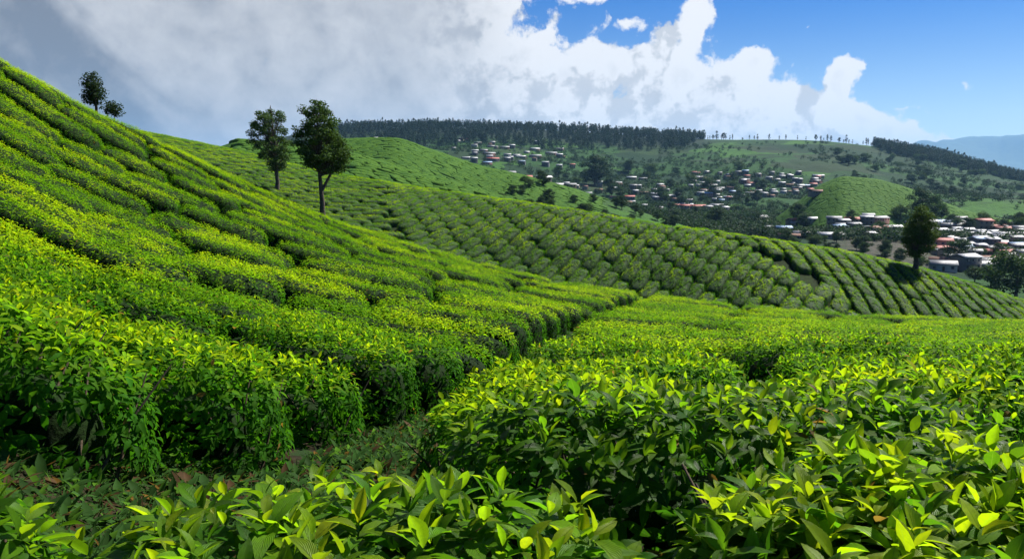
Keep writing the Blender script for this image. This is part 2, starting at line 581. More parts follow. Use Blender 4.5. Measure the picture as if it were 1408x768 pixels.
# far blue mountain range
mu = np.linspace(1180, 1950, 160)
prof = np.interp(mu, [1180, 1260, 1300, 1330, 1360, 1400, 1440, 1500, 1600, 1950], [222, 204, 193, 188, 189, 188, 186, 190, 182, 190])
prof = prof + fbm(mu / 22, mu * 0, 31) * 3.2
MV, nr = [], 26
for u_, v_ in zip(mu, prof):
    tx, tz = pix(u_, v_)
    for j in range(nr):
        s = j / (nr - 1)
        Y = 15000 + 5000 * s
        hgt = math.sin(math.pi * min(1, s * 1.25) * 0.5) if s < 0.8 else 1 - ((s - 0.8) / 0.2) ** 2 * 0.8
        top = tz * 19000
        MV.append((tx * Y, Y, -260 + (top + 260) * hgt + (float(fbm(tx * Y / 1500, Y / 1500, 77)) * 400 * math.sin(math.pi * s) ** 2)))
idx = np.arange(len(MV)).reshape(len(mu), nr)
Q = np.stack([idx[:-1, :-1], idx[1:, :-1], idx[1:, 1:], idx[:-1, 1:]], -1).reshape(-1, 4)
M_MOUNT = simple('mountain_forest', (0.02, 0.045, 0.03), (0.04, 0.07, 0.035), 0.006, 0.9, 0.1, 0.5, 20)
link('mountains', mesh_np('mountains', np.array(MV), Q, (M_MOUNT,), smooth=True), kind='structure')

# ------------------------------------------------------------------ tea bushes
# loaf profile: rho (0 at crown line, 1 at the skirt) against height
PT = np.linspace(0, 1, 200)
PR = np.sin(PT * math.pi / 2) ** 0.60
PH = np.cos(PT * math.pi / 2) ** 0.38


class Bush:
    __slots__ = ('x', 'y', 'a', 'L', 'W', 'h', 'flush', 'lod', 'row', 'side', 'end')

    def __init__(s, x, y, a, L, W, h, **kw):
        s.x, s.y, s.a, s.L, s.W, s.h = x, y, a, L, W, h
        s.flush, s.lod, s.row, s.side, s.end = 0.5, 2, 0, 'far', False
        for k, v in kw.items():
            setattr(s, k, v)


def lump(x, y, amp):
    return amp * np.where(np.asarray(y) < 9, 0.6, np.where(np.asarray(y) > 58, 0.55, 1.0)) * (fbm(x * 0.9, y * 0.9, 21, 3) + 0.55 * vnoise(x * 2.7, y * 2.7, 41))


def core(b, shrink, nr=6, na=20, amp=0.12):
    """closed dark inside of a bush: (V, Q)"""
    k = np.linspace(0, 1, nr)
    rho, hh = np.interp(k, PT, PR), np.interp(k, PT, PH)
    ph = np.linspace(0, 2 * math.pi, na, endpoint=False)
    c, s = np.cos(ph), np.sin(ph)
    W, L = b.W * shrink, b.L - b.W * (1 - shrink)
    a = np.tanh(c * 3)[None] * max(0, (L - W)) / 2 + rho[:, None] * (W / 2) * c[None]
    q = rho[:, None] * (W / 2) * s[None]
    if b.side == 'far':
        a, q = rho[:, None] * (L / 2) * (np.sign(c) * np.abs(c) ** .55)[None], rho[:, None] * (W / 2) * (np.sign(s) * np.abs(s) ** .55)[None]
    x = b.x + a * math.cos(b.a) - q * math.sin(b.a)
    y = b.y + a * math.sin(b.a) + q * math.cos(b.a)
    z = H(x, y) - HB + b.h * hh[:, None] * (0.3 + 0.7 * shrink) - (1 - shrink) * 0.25 * (hh[:, None] > 0.3) + lump(x, y, amp) * hh[:, None]
    z[-1] -= 0.15
    V = np.stack([x, y, z], -1).reshape(-1, 3)
    i = np.arange(nr * na).reshape(nr, na)
    Q = np.stack([i[:-1], i[1:], np.roll(i[1:], -1, 1), np.roll(i[:-1], -1, 1)], -1).reshape(-1, 4)
    return V, Q


def shoots(b, dens, amp=0.12):
    """points on the loaf, with outward normals and how far up they sit"""
    arc = np.hypot(np.diff(PR) * b.W / 2, np.diff(PH) * b.h)
    cum = np.concatenate([[0], np.cumsum(arc)])
    T = cum[-1]
    Ls = max(0.0, b.L - b.W)
    n1 = rng.poisson(dens * Ls * 2 * T)
    n2 = rng.poisson(dens * math.pi * b.W * T)
    t1 = rng.random(n1) * T
    k1 = np.interp(t1, cum, PT)
    a1 = (rng.random(n1) - 0.5) * Ls
    sg = np.where(rng.random(n1) < 0.5, 1.0, -1.0)
    t2 = rng.random(n2) * T
    k2 = np.interp(t2, cum, PT)
    keep = rng.random(n2) < np.interp(k2, PT, PR)
    k2 = k2[keep]
    ph = rng.random(len(k2)) * 2 * math.pi
    k = np.concatenate([k1, k2])
    rho, hh = np.interp(k, PT, PR), np.interp(k, PT, PH)
    ca = np.concatenate([np.zeros(n1), np.cos(ph)])
    cb = np.concatenate([sg, np.sin(ph)])
    a = np.concatenate([a1, np.sign(np.cos(ph)) * Ls / 2]) + rho * ca * b.W / 2
    q = rho * cb * b.W / 2
    if b.side == 'far':
        ca[:n1] = rng.uniform(-1, 1, n1)
        cb[:n1] = np.sqrt(1 - ca[:n1] ** 2) * sg
        a, q = rho * b.L / 2 * np.sign(ca) * np.abs(ca) ** .55, rho * b.W / 2 * np.sign(cb) * np.abs(cb) ** .55
    dr = np.interp(k, PT, np.gradient(PR, PT)) * b.W / 2
    dh = -np.interp(k, PT, np.gradient(PH, PT)) * b.h
    nl = np.hypot(dr, dh) + 1e-6
    no, nz = dh / nl, dr / nl
    na, nb = no * ca, no * cb
    co, si = math.cos(b.a), math.sin(b.a)
    x, y = b.x + a * co - q * si, b.y + a * si + q * co
    z = H(x, y) - HB + b.h * hh + lump(x, y, amp) * np.clip(hh * 1.5, 0, 1)
    N = np.stack([na * co - nb * si, na * si + nb * co, nz], -1)
    return np.stack([x, y, z], -1), N, hh


def norm(v):
    return v / (np.linalg.norm(v, axis=-1, keepdims=True) + 1e-9)


def leaf_template(ts, ws, cols):
    V, UV = [], []
    for t_, w_ in zip(ts, ws):
        for c in cols:
            V.append((c * w_, t_, abs(c) * w_))
            UV.append((0.5 + c, t_))
    n = len(cols)
    Q = [(i * n + j, i * n + j + 1, (i + 1) * n + j + 1, (i + 1) * n + j) for i in range(len(ts) - 1) for j in range(n - 1)]
    return np.array(V, float), np.array(Q), np.array(UV, float)


TPL = [leaf_template([0, .1, .25, .42, .6, .78, .91, 1], [.03, .22, .41, .5, .47, .32, .15, .01], [-1, -.5, 0, .5, 1]),
       leaf_template([0, .3, .65, 1], [.04, .46, .42, .02], [-1, 0, 1]),
       (np.array([(0, 0, 0), (.5, .45, .5), (0, 1, 0), (-.5, .45, .5)], float), np.array([(0, 1, 2, 3)]), None)]


def leaf_mesh(P, D, N, ln, wd, bend, fold, lod):
    """all the leaves of one bush: V, Q, number of verts per leaf"""
    T, Q, UV = TPL[lod]
    side = norm(np.cross(D, N))
    n = len(P)
    tx, ty, tz = T[:, 0], T[:, 1], T[:, 2]
    up = fold[:, None] * tz[None] * wd[:, None] - bend[:, None] * ln[:, None] * ty[None] ** 2
    if lod == 0:
        up = up + (0.05 * np.sin(ty[None] * 17 + ln[:, None] * 900) * tz[None]) * wd[:, None] * 1.6
    V = P[:, None] + D[:, None] * (ln[:, None] * ty[None])[..., None] + side[:, None] * (wd[:, None] * tx[None])[..., None] + N[:, None] * up[..., None]
    QQ = (Q[None] + (np.arange(n) * len(T))[:, None, None]).reshape(-1, 4)
    uv = None if UV is None else np.tile(UV, (n, 1))
    return V.reshape(-1, 3), QQ, len(T), uv


MATURE = np.array([0.030, 0.108, 0.006])
MID = np.array([0.100, 0.215, 0.006])
FLUSH = np.array([0.232, 0.345, 0.006])


def leaves(b, dens, K, size, lod):
    """leaf arrays of one bush: whorls of leaves on each shoot, old ones low and new ones at the tip"""
    C, N, hh = shoots(b, dens)
    n = len(C)
    top = np.clip((N[:, 2] - 0.25) / 0.55, 0, 1)
    A = norm(N * 0.55 + np.array([0, 0, 1.0]) * (0.35 + 0.55 * top[:, None]) + rng.normal(0, 0.22, (n, 3)))
    e1 = norm(np.cross(A, rng.normal(0, 1, (n, 3))))
    e2 = np.cross(A, e1)
    stick = (rng.random(n) ** 2) * 0.10 * top
    patch = np.clip(0.5 + 1.5 * fbm(C[:, 0] * 0.55, C[:, 1] * 0.55, 63, 3) + 0.7 * fbm(C[:, 0] * 0.11, C[:, 1] * 0.11, 93, 2) + (b.flush - 0.5), 0.05, 1)
    old = rng.random(n) < 0.16
    ph0 = rng.random(n) * 6.283
    out = [[] for _ in range(8)]
    for k in range(K):
        f = k / max(1, K - 1)
        th_ = (R(4) + f * R(54) if lod < 2 else R(2) + f * R(34)) + rng.normal(0, 0.20, n)
        ph = ph0 + k * 2.4 + rng.normal(0, 0.25, n)
        o = e1 * np.cos(ph)[:, None] + e2 * np.sin(ph)[:, None]
        D = o * np.cos(th_)[:, None] + A * np.sin(th_)[:, None]
        NN = -o * np.sin(th_)[:, None] + A * np.cos(th_)[:, None]
        D = norm(D - np.array([0, 0, 1.0]) * ((1 - top) * (0.85 - 0.3 * f))[:, None] + N * ((1 - top) * 0.25)[:, None])
        NN = norm(NN + N * (1 - top)[:, None] + rng.normal(0, 0.16, (n, 3)))
        D = norm(D - NN * (D * NN).sum(-1, keepdims=True))
        Pk = C + A * (stick + (-0.07 + 0.085 * f))[:, None] + o * 0.006
        ln = size * (1.12 - 0.42 * f ** 2) * rng.uniform(0.72, 1.2, n) * (0.92 + 0.1 * top)
        young = np.clip((f * 1.15 + (0.10 if lod < 2 else 0.22)) * top * (0.5 + 0.75 * patch) * rng.uniform(0.7, 1.3, n), 0, 1)
        if lod == 2:
            young = np.clip((0.62 + 0.38 * f) * top * (0.38 + 0.72 * patch) * rng.uniform(0.85, 1.15, n), 0, 1)
        young = np.where(old, young * 0.25, young)
        col = np.where(young[:, None] < 0.5, MATURE + (MID - MATURE) * (young[:, None] * 2), MID + (FLUSH - MID) * (young[:, None] * 2 - 1))
        col = col * (rng.uniform(0.75, 1.25, (n, 1)) if lod < 2 else rng.uniform(0.86, 1.14, (n, 1))) * (1 + rng.normal(0, 0.07, (n, 3)))
        sick = rng.random(n) < 0.006
        col[sick] = np.array([0.16, 0.10, 0.03])
        wd = ln * rng.uniform(0.39, 0.50, n)
        bend = rng.uniform(0.12, 0.72, n) * (1.1 - 0.5 * f)
        fold = rng.uniform(0.15, 0.75, n) * (0.6 + 0.6 * f)
        for lst, arr in zip(out, (Pk, D, NN, ln, wd, bend, fold, col)):
            lst.append(arr)
    arrs = [np.concatenate(l) for l in out]
    yo = np.concatenate([np.full(n, k) for k in range(K)])
    return arrs, yo


# edges of the footpath that splits the two tea fields
PL = (np.array([0, 2.6, 4, 5, 6.5, 8.5, 10.5, 13, 16, 22, 30, 38, 46, 60]),
      np.array([-6, -3.6, -2.75, -2.2, -1.8, -1.45, -.9, -.25, .35, 1.25, 3.2, 5.3, 7.5, 11]))
PRR = (np.array([0, 2.8, 4, 5.5, 7, 9, 12, 16, 22, 30, 38, 46, 60]),
       np.array([-.4, -.45, -.65, -.85, -.85, -.7, -.1, .75, 1.55, 3.5, 5.6, 7.8, 11.3]))
xl = lambda y: np.interp(y, *PL)
xr = lambda y: np.interp(y, *PRR)


def rowline(q, x, side):
    """y of tea row q at x"""
    if side == 'steep':
        d = np.minimum(x + 1.0, 0)
        return q - 0.34 * d + 0.35 * np.sin(d * 0.33 + q * 0.35) + 0.18 * np.sin(d * 0.9 + q)
    return q + 0.22 * np.sin(x * 0.35 + q * 0.5) + 0.12 * np.sin(x * 0.9 + q * 1.7) + 0.0035 * np.clip(x - 3, 0, None) ** 2


near = []


def add_row(q, W, side, rown, xlo, xhi, gap, seglen, hh=0.92):
    """cut one tea row into bushes, from the path outward"""
    sgn = -1 if side == 'steep' else 1
    x = xhi if sgn < 0 else xlo
    n = 0
    while (x > xlo if sgn < 0 else x < xhi):
        L = random.uniform(*seglen)
        x2 = x + sgn * L
        xm = 0.5 * (x + x2)
        ym = float(rowline(q, xm, side))
        ang = math.atan2(float(rowline(q, max(x, x2), side) - rowline(q, min(x, x2), side)), L)
        n += 1
        near.append(Bush(xm, ym, ang, (L - gap * random.uniform(0.4, 1.8)) / math.cos(ang), W * random.uniform(0.90, 1.04), hh * (random.uniform(0.93, 1.03) if ym < 8 else random.uniform(0.84, 1.08)),
                         flush=random.uniform(0.25, 0.8), row=rown, side=side, end=n))
        x = x2


# gentle field: the row at the bottom of the picture first
add_row(2.02, 1.36, 'gentle', 1, -3.1, 0.55, 0.05, (1.7, 1.9), 0.82)
q, n = 2.35, 1
b0 = len(near)
add_row(2.25, 1.6, 'gentle', 1, 0.62, 4.6, 0.06, (1.6, 2.2), 0.88)
for i, b in enumerate(near[b0:]):
    b.end = i + 3
for b in near:
    b.flush = random.uniform(.8, 1.0)
q, n = 3.84, 2
while q < 56:
    W = 1.72 if q > 5 else 1.82
    span = q * 0.78 + 2.2
    add_row(q, W, 'gentle', n, float(xr(q)) + 0.1, span + 0.5, 0.22 if q < 8 else 0.35, (2.2, 3.6) if q < 12 else (3.4, 6.6))
    q += W + (0.14 if q < 6 else 0.38 if q < 12 else 0.55 + random.choice((0, 0, .25)))
    n += 1
# steep slope
q, n = 4.40, 1
while q < 58:
    W = 1.36 if q < 10 else 1.55 if q < 15 else 1.76
    yq = q
    span = -(q * 0.80 + 3.5)
    add_row(q, W, 'steep', n, span, float(xl(q)) - 0.05, 0.10 if q < 12 else 0.22, (2.2, 3.4) if q < 12 else (3.0, 6.0))
    q += W + (0.34 if q < 9 else 0.55 if q < 15 else 0.72 + random.choice((0, 0, .3)))
    n += 1


def c1y(x, y):
    u = x / max(y, 0.5) * F + 704
    return float(np.interp(u, UC, C1[0]))


near = [b for b in near if b.y < c1y(b.x, b.y) + 4 and abs(b.x) < 0.80 * b.y + 3.0]


def in_view(b):
    u = b.x / max(b.y, .5) * F + 704
    pad = (b.L / 2) / max(b.y, .5) * F
    return -pad < u < 1408 + pad


near.sort(key=lambda b: b.y)
seen = [b for b in near if in_view(b)]
rest_n = [b for b in near if not in_view(b)]
indiv, spill = seen[:300], seen[300:]
print('BUSHES near', len(near), 'in view', len(seen), 'spill', len(spill))
ORD = ['zeroth', 'first', 'second', 'third', 'fourth', 'fifth', 'sixth', 'seventh', 'eighth', 'ninth', 'tenth', 'eleventh', 'twelfth', 'thirteenth',
       'fourteenth', 'fifteenth', 'sixteenth', 'seventeenth', 'eighteenth', 'nineteenth', 'twentieth']
TENS = {2: 'twenty', 3: 'thirty', 4: 'forty'}


def ordn(n):
    if n <= 20:
        return ORD[n]
    return 'thirtieth' if n == 30 else 'fortieth' if n == 40 else TENS[n // 10] + '-' + ORD[n % 10]


def lod_of(y):
    if y < 3.3:
        return 0, 96, 7, 0.110
    if y < 5.5:
        return 0, 84, 6, 0.110
    if y < 13:
        return 1, 84, 5, 0.100 if y < 9 else 0.09
    if y < 24:
        return 2, 98, 4, 0.079
    return 2, 80, 4, 0.077


def stems(b):
    """bare woody stems under the canopy"""
    V, Q, n = [], [], 0
    for _ in range(int(5 + b.L * 7)):
        a, qq = (random.random() - .5) * (b.L - .3), (random.random() - .5) * b.W * 0.35
        a2, q2 = a + random.uniform(-.35, .35), qq + random.choice((-1, 1)) * random.uniform(.15, .42) * b.W
        co, si = math.cos(b.a), math.sin(b.a)
        p0 = (b.x + a * co - qq * si, b.y + a * si + qq * co)
        p1 = (b.x + a2 * co - q2 * si, b.y + a2 * si + q2 * co)
        z0 = float(G(*p0)) - 0.03
        v, q_ = tube([(p0[0], p0[1], z0), (p0[0] * .6 + p1[0] * .4, p0[1] * .6 + p1[1] * .4, z0 + b.h * .38), (p1[0], p1[1], z0 + b.h * .82)],
                     [0.016, 0.011, 0.005], 5)
        V.append(v)
        Q.append(q_ + n)
        n += len(v)
    return np.concatenate(V), np.concatenate(Q)


def tube(pts, rad, ns=6):
    pts = np.array(pts, float)
    tan = norm(np.gradient(pts, axis=0))
    ref = np.array([0.31, 0.87, 0.1])
    e1 = norm(np.cross(tan, ref))
    e2 = np.cross(tan, e1)
    ph = np.linspace(0, 2 * math.pi, ns, endpoint=False)
    V = pts[:, None] + (e1[:, None] * np.cos(ph)[None, :, None] + e2[:, None] * np.sin(ph)[None, :, None]) * np.array(rad)[:, None, None]
    i = np.arange(len(pts) * ns).reshape(len(pts), ns)
    Q = np.stack([i[:-1], np.roll(i[:-1], -1, 1), np.roll(i[1:], -1, 1), i[1:]], -1).reshape(-1, 4)
    return V.reshape(-1, 3), Q


def bush_label(b):
    which = 'beside the dirt footpath' if b.end == 1 else ordn(b.end) + ' from the dirt footpath'
    where = 'steep slope' if b.side == 'steep' else 'gentle field'
    if b.row == 1 and b.side == 'gentle':
        return 'large-leaved tea bush, %s along the bright front row of the gentle field' % ordn(b.end)
    return 'tea bush %s in the %s row of the %s' % (which, ordn(b.row), where)


def shift(V, c):
    return V - np.array(c)


for b in indiv:
    lod, dens_, K, size = lod_of(b.y)
    arrs, yo = leaves(b, dens_, K, size, lod)
    if b.y < 16:                                     # a second, older layer of leaves inside
        b2 = Bush(b.x, b.y, b.a, b.L - b.W * .24, b.W * .76, b.h * .80, flush=0.0)
        a2, y2 = leaves(b2, dens_ * .45, 3, size, lod)
        arrs, yo = [np.concatenate(p) for p in zip(arrs, a2)], np.concatenate([yo, y2 * 0])
    gz = float(G(b.x, b.y))
    base = (b.x, b.y, gz)
    lab, grp_ = bush_label(b), 'tea bushes in rows on the near fields'
    mt = M_LEAF0 if lod == 0 else M_LEAF
    if b.y < 16:
        root = link('tea_bush', None, None, base, lab, 'tea bush', grp_)
        root.empty_display_size = 0.2
        for nm, sel in (('foliage', yo < K - 2), ('new_shoot_leaves', yo >= K - 2)):
            A = [a[sel] for a in arrs]
            V, Q, nv, uv = leaf_mesh(*A[:7], lod)
            link(nm, mesh_np(nm, shift(V, base), Q, (mt,), None, np.repeat(A[7], nv, 0), uv, True), root)
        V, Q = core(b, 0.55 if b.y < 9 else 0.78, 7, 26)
        link('dark_core', mesh_np('dark_core', shift(V, base), Q, (M_CORE,), smooth=True), root)  # closed dark body, stands in for the shade behind the leaves
        if b.y < 9:
            V, Q = stems(b)
            link('woody_stems', mesh_np('woody_stems', shift(V, base), Q, (M_STEM,), smooth=True), root)
    else:
        V, Q, nv, uv = leaf_mesh(*arrs[:7], lod)
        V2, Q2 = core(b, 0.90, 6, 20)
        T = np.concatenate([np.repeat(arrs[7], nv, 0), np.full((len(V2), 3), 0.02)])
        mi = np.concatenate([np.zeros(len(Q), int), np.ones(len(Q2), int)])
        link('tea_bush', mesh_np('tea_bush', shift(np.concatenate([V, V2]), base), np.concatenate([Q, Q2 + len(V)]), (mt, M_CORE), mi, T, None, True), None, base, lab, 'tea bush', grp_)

# ---- the next hill and everything past the first three hundred: one mass of tea
mass = []


def b2y(u):
    return np.interp(u, UC, B2[0])


def c2y(u):
    return np.interp(u, UC, C2[0])


# three plots whose rows run in different directions, parted by footpaths
def plot_of(x, y):
    # path between shaded and sunny plot, from the hilltop down towards the valley
    xa = np.interp(y, [60, 70, 76, 85, 95, 110], [36, 32.5, 29.3, 24.5, 19.0, 12])
    xb = np.interp(y, [85, 92, 110, 125, 140], [-9, -12, -17, -20, -23])
    return 0 if x < xb else (1 if x < xa else 2), min(abs(x - xa), abs(x - xb))


for pl, ang, pa, pw in ((0, R(16), 3.6, 1.55), (1, R(56), 3.2, 1.62), (2, R(91), 2.3, 1.80)):
    co, si = math.cos(ang), math.sin(ang)
    for i in range(-100, 101):
        for j in range(-110, 111):
            wob_ = 0.35 * math.sin(i * 0.31 + j * 0.12)
            a, q = (i + (j * 0.37) % 1.0) * pa + random.uniform(-.3, .3), j * pw + wob_ + random.uniform(-.07, .07)
            x, y = a * co - q * si, 95 + a * si + q * co
            if y < 55 or y > 160:
                continue
            u = x / y * F + 704
            if u < -120 or u > 1560:
                continue
            if not (b2y(u) - 3 < y < c2y(u) + 7):
                continue
            p, dist = plot_of(x, y)
            if p != pl or dist < 0.30:
                continue
            mass.append(Bush(x, y, ang + random.uniform(-.06, .06), pa * random.uniform(1.02, 1.16), pw * random.uniform(0.88, 0.93), 0.80 * random.uniform(0.95, 1.06), flush=random.uniform(0.3, 0.7)))
print('MASS', len(mass))
LV, LQ, LT_, CV, CQ = [], [], [], [], []
nl = nc = 0
for b, (lod, dens_, K, size) in [(b, lod_of(b.y)) for b in spill + rest_n] + [(b, (2, 36, 3, 0.125)) for b in mass]:
    if b in rest_n:
        dens_ *= 0.5
        lod = max(lod, 1) if b.y < 13 else 2
    arrs, yo = leaves(b, dens_, K, size, lod)
    V, Q, nv, uv = leaf_mesh(*arrs[:7], 2)
    LV.append(V); LQ.append(Q + nl); LT_.append(np.repeat(arrs[7], 4, 0)); nl += len(V)
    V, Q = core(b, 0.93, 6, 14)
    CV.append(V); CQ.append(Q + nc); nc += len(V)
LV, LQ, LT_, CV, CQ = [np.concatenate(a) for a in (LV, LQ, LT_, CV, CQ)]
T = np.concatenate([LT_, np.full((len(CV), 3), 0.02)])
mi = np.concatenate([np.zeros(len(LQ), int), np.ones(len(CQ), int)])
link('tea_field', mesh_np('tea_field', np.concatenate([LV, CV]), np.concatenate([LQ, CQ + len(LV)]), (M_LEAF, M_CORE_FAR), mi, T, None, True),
     label='rows of clipped tea bushes covering the next hill beyond the valley', cat='tea field', kind='stuff')

# ---- distant tea slopes: loaf-shaped rows without single leaves
M_ROWS = simple('tea_rows_far', (0.036, 0.095, 0.011), (0.068, 0.145, 0.013), 1.3, 0.8, 0.05, 0.9, 0.25, 8, (0.036, 0.095, 0.012))
CV, CQ, nc = [], [], 0
for hk, (ua, ub, Y0, Y1, ang, pa, pw, hh) in enumerate([(330, 720, 150, 245, R(20), 4.0, 1.9, 0.95), (400, 830, 300, 440, R(12), 6, 2.1, 0.8), (1000, 1440, 480, 640, R(4), 5, 2.3, 0.5)]):
    co, si = math.cos(ang), math.sin(ang)
    xm = (0.5 * (ua + ub) - 704) / F * Y1
    n = 0
    for i in range(-90, 91):
        for j in range(-90, 91):
            a, q = i * pa + random.uniform(-.5, .5) + 2 * math.sin(j * .7), j * pw + 0.8 * math.sin(i * 0.13 + j * .02)
            x, y = xm + a * co - q * si, 0.5 * (Y0 + Y1) + a * si + q * co
            u = x / y * F + 704
            if not (ua < u < ub and Y0 < y < Y1) or random.random() < 0.05:
                continue
            if float(lookup(COVER, x, y)) < (0.6 if hk < 2 else 0.03):
                continue
            b = Bush(x, y, ang + random.uniform(-.06, .06), pa * random.uniform(.95, 1.2), pw * random.uniform(.92, 1.02), hh)
            nr, na = 5, 12
            k = np.linspace(0, 1, nr)
            rho, h_ = np.interp(k, PT, PR), np.interp(k, PT, PH)
            ph = np.linspace(0, 2 * math.pi, na, endpoint=False)
            c_, s_ = np.cos(ph), np.sin(ph)
            aa = np.tanh(c_ * 3)[None] * (b.L - b.W) / 2 + rho[:, None] * b.W / 2 * c_[None]
            qq = rho[:, None] * b.W / 2 * s_[None]
            X, Y = b.x + aa * math.cos(b.a) - qq * math.sin(b.a), b.y + aa * math.sin(b.a) + qq * math.cos(b.a)
            Z = G(X, Y) + hh * h_[:, None] * (1 + 0.5 * vnoise(X * 0.6, Y * 0.6, 5)) - 0.1
            ii = np.arange(nr * na).reshape(nr, na)
            CV.append(np.stack([X, Y, Z], -1).reshape(-1, 3))
            CQ.append(np.stack([ii[:-1], ii[1:], np.roll(ii[1:], -1, 1), np.roll(ii[:-1], -1, 1)], -1).reshape(-1, 4) + nc)
            nc += nr * na
            n += 1
    print('far rows', hk, n)
link('distant_tea_field', mesh_np('distant_tea_field', np.concatenate(CV), np.concatenate(CQ), (M_ROWS,), smooth=True),
     label='faint rows of tea on the distant rounded hills', cat='tea field', kind='stuff')

# ---- undergrowth on the path
n = 36000
y = 2.6 + 13.4 * rng.random(n) ** 1.9
lo = np.where(y < 7.2, np.minimum(xl(y) - .3, -4.6), xl(y) - 0.3)
x = lo + rng.random(n) * (xr(y) - lo + 0.3)
ok = (fbm(x * 1.3, y * 1.3, 88) > -9)
x, y = x[ok], y[ok]
n = len(x)
P = np.stack([x, y, G(x, y) + 0.005], -1)
ph = rng.random(n) * 6.283
el = rng.uniform(0.2, 1.3, n)
D = np.stack([np.cos(ph) * np.cos(el), np.sin(ph) * np.cos(el), np.sin(el)], -1)
N = np.stack([-np.cos(ph) * np.sin(el), -np.sin(ph) * np.sin(el), np.cos(el)], -1)
ln = rng.uniform(0.05, 0.17, n)
narrow = rng.random(n) < 0.55
wd = np.where(narrow, 0.010, ln * 0.42)
col = np.where(rng.random((n, 1)) < 0.14, np.array([[0.075, 0.045, 0.022]]), np.array([[0.035, 0.085, 0.018]])) * rng.uniform(0.6, 1.5, (n, 1))
V, Q, nv, uv = leaf_mesh(P, D, N, ln, wd, rng.uniform(0.1, 0.7, n), rng.uniform(0.1, 0.5, n), 1)
link('undergrowth', mesh_np('undergrowth', V, Q, (M_LEAF,), None, np.repeat(col, nv, 0), None, True),
     label='low weeds, grass and fallen leaves on the dirt footpath', cat='undergrowth', kind='stuff')


# ------------------------------------------------------------------ trees
def clump(centers, radii, per, leaf, col, flat=0.7, jitter=0.25):
    """foliage as many small leaf faces gathered in clumps"""
    P, N, C = [], [], []
    for c, r in zip(centers, radii):
        n = max(4, int(per * r * r))
        d = norm(rng.normal(0, 1, (n, 3)))
        rr = r * rng.random((n, 1)) ** 0.4
        P.append(c + d * rr * np.array([1, 1, flat]))
        N.append(norm(d * 0.8 + rng.normal(0, 0.6, (n, 3)) + np.array([0, 0, 0.5])))
        C.append(np.array(col) * rng.uniform(1 - jitter, 1 + jitter) * rng.uniform(0.8, 1.2, (n, 1)) * np.ones((n, 3)))
    P, N, C = np.concatenate(P), np.concatenate(N), np.concatenate(C)
    n = len(P)
    D = norm(np.cross(N, rng.normal(0, 1, (n, 3))))
    ln = leaf * rng.uniform(0.7, 1.4, n)
    V, Q, nv, _ = leaf_mesh(P - D * ln[:, None] * .5, D, N, ln, ln * 0.62, np.full(n, 0.1), rng.uniform(0.0, .5, n), 2)
    return V, Q, np.repeat(C, nv, 0)


def tree(name, label, cat, base, trunk, rad, env, nclump, rc, per, leaf, col, group=None, nb=7, bare=None, parts=True):
    """trunk: points relative to base; env(t) -> (centre xy, radius) of the crown at height t in metres; env range env.z"""
    base = np.array(base)
    root = link(name, None, None, base, label, cat, group)
    tp = np.array(trunk, float)
    ts = np.linspace(0, 1, 14)
    kk = np.linspace(0, 1, len(tp))
    path = np.stack([np.interp(ts, kk, tp[:, i]) for i in range(3)], -1)
    path[1:-1, :2] += rng.normal(0, rad * 0.09, (12, 2))
    rr = rad * (1 - ts * 0.86) * (1 + 0.7 * np.exp(-ts * 16))
    V, Q = tube(path, rr, 9)
    link('trunk', mesh_np('trunk', V, Q, (M_BARK,), smooth=True), root)
    z0, z1 = env[0][0], env[-1][0]
    ez = [e[0] for e in env]
    cents, rads = [], []
    tries = 0
    while len(cents) < nclump and tries < 6000:
        tries += 1
        z = random.uniform(z0, z1)
        cx, cy, er = (np.interp(z, ez, [e[i] for e in env]) for i in (1, 2, 3))
        ph, q = random.random() * 6.283, random.random() ** 0.5
        if er * er < random.random() * max(e[3] for e in env) ** 2 * 0.9:
            continue
        p = np.array([cx + math.cos(ph) * q * er, cy + math.sin(ph) * q * er, z])
        r = rc * random.uniform(0.65, 1.3)
        if any(np.linalg.norm(p - c) < 0.62 * rc for c in cents[-40:]):
            continue
        cents.append(p)
        rads.append(r)
    V, Q, T = clump(cents, rads, per, leaf, col)
    link('crown', mesh_np('crown', V, Q, (M_TREE,), None, T, None, False), root)
    # limbs, each with the twigs of the clumps nearest to it
    limbs = [[] for _ in range(nb)]
    for c in cents:
        limbs[int((math.atan2(c[1], c[0]) / 6.283 % 1.0) * nb) % nb].append(c)
    for lst in limbs:
        prt = []
        for c in lst:
            f = np.clip((c[2] - z0 * 0.75) / (z1 - z0) * 0.8, 0.02, 0.95)
            zt = z0 * 0.75 + (c[2] - z0 * 0.75) * 0.62
            st = np.array([np.interp(zt, path[:, 2], path[:, i]) for i in range(3)])
            m_ = st * .45 + c * .55 + np.array([0, 0, -0.04 * np.linalg.norm(c - st)])
            r0 = rad * 0.26 * (1 - 0.6 * f)
            prt.append(tube([st, m_, c], [r0, r0 * .6, r0 * .2], 5))
        if prt:
            V, Q = cat_parts(prt)
            link('branch', mesh_np('branch', V, Q, (M_BARK,), smooth=True), root)
    return root


def px(b, dx, dz):
    """photo pixels at the depth of b -> metres"""
    k = b[1] / F
    return dx * k, dz * k


def env_px(b, rows):
    """crown outline: (height in px above base, left px, right px) -> env"""
    k = b[1] / F
    return [(h * k, (l + r) / 2 * k, 0.0, (r - l) / 2 * k) for h, l, r in rows]


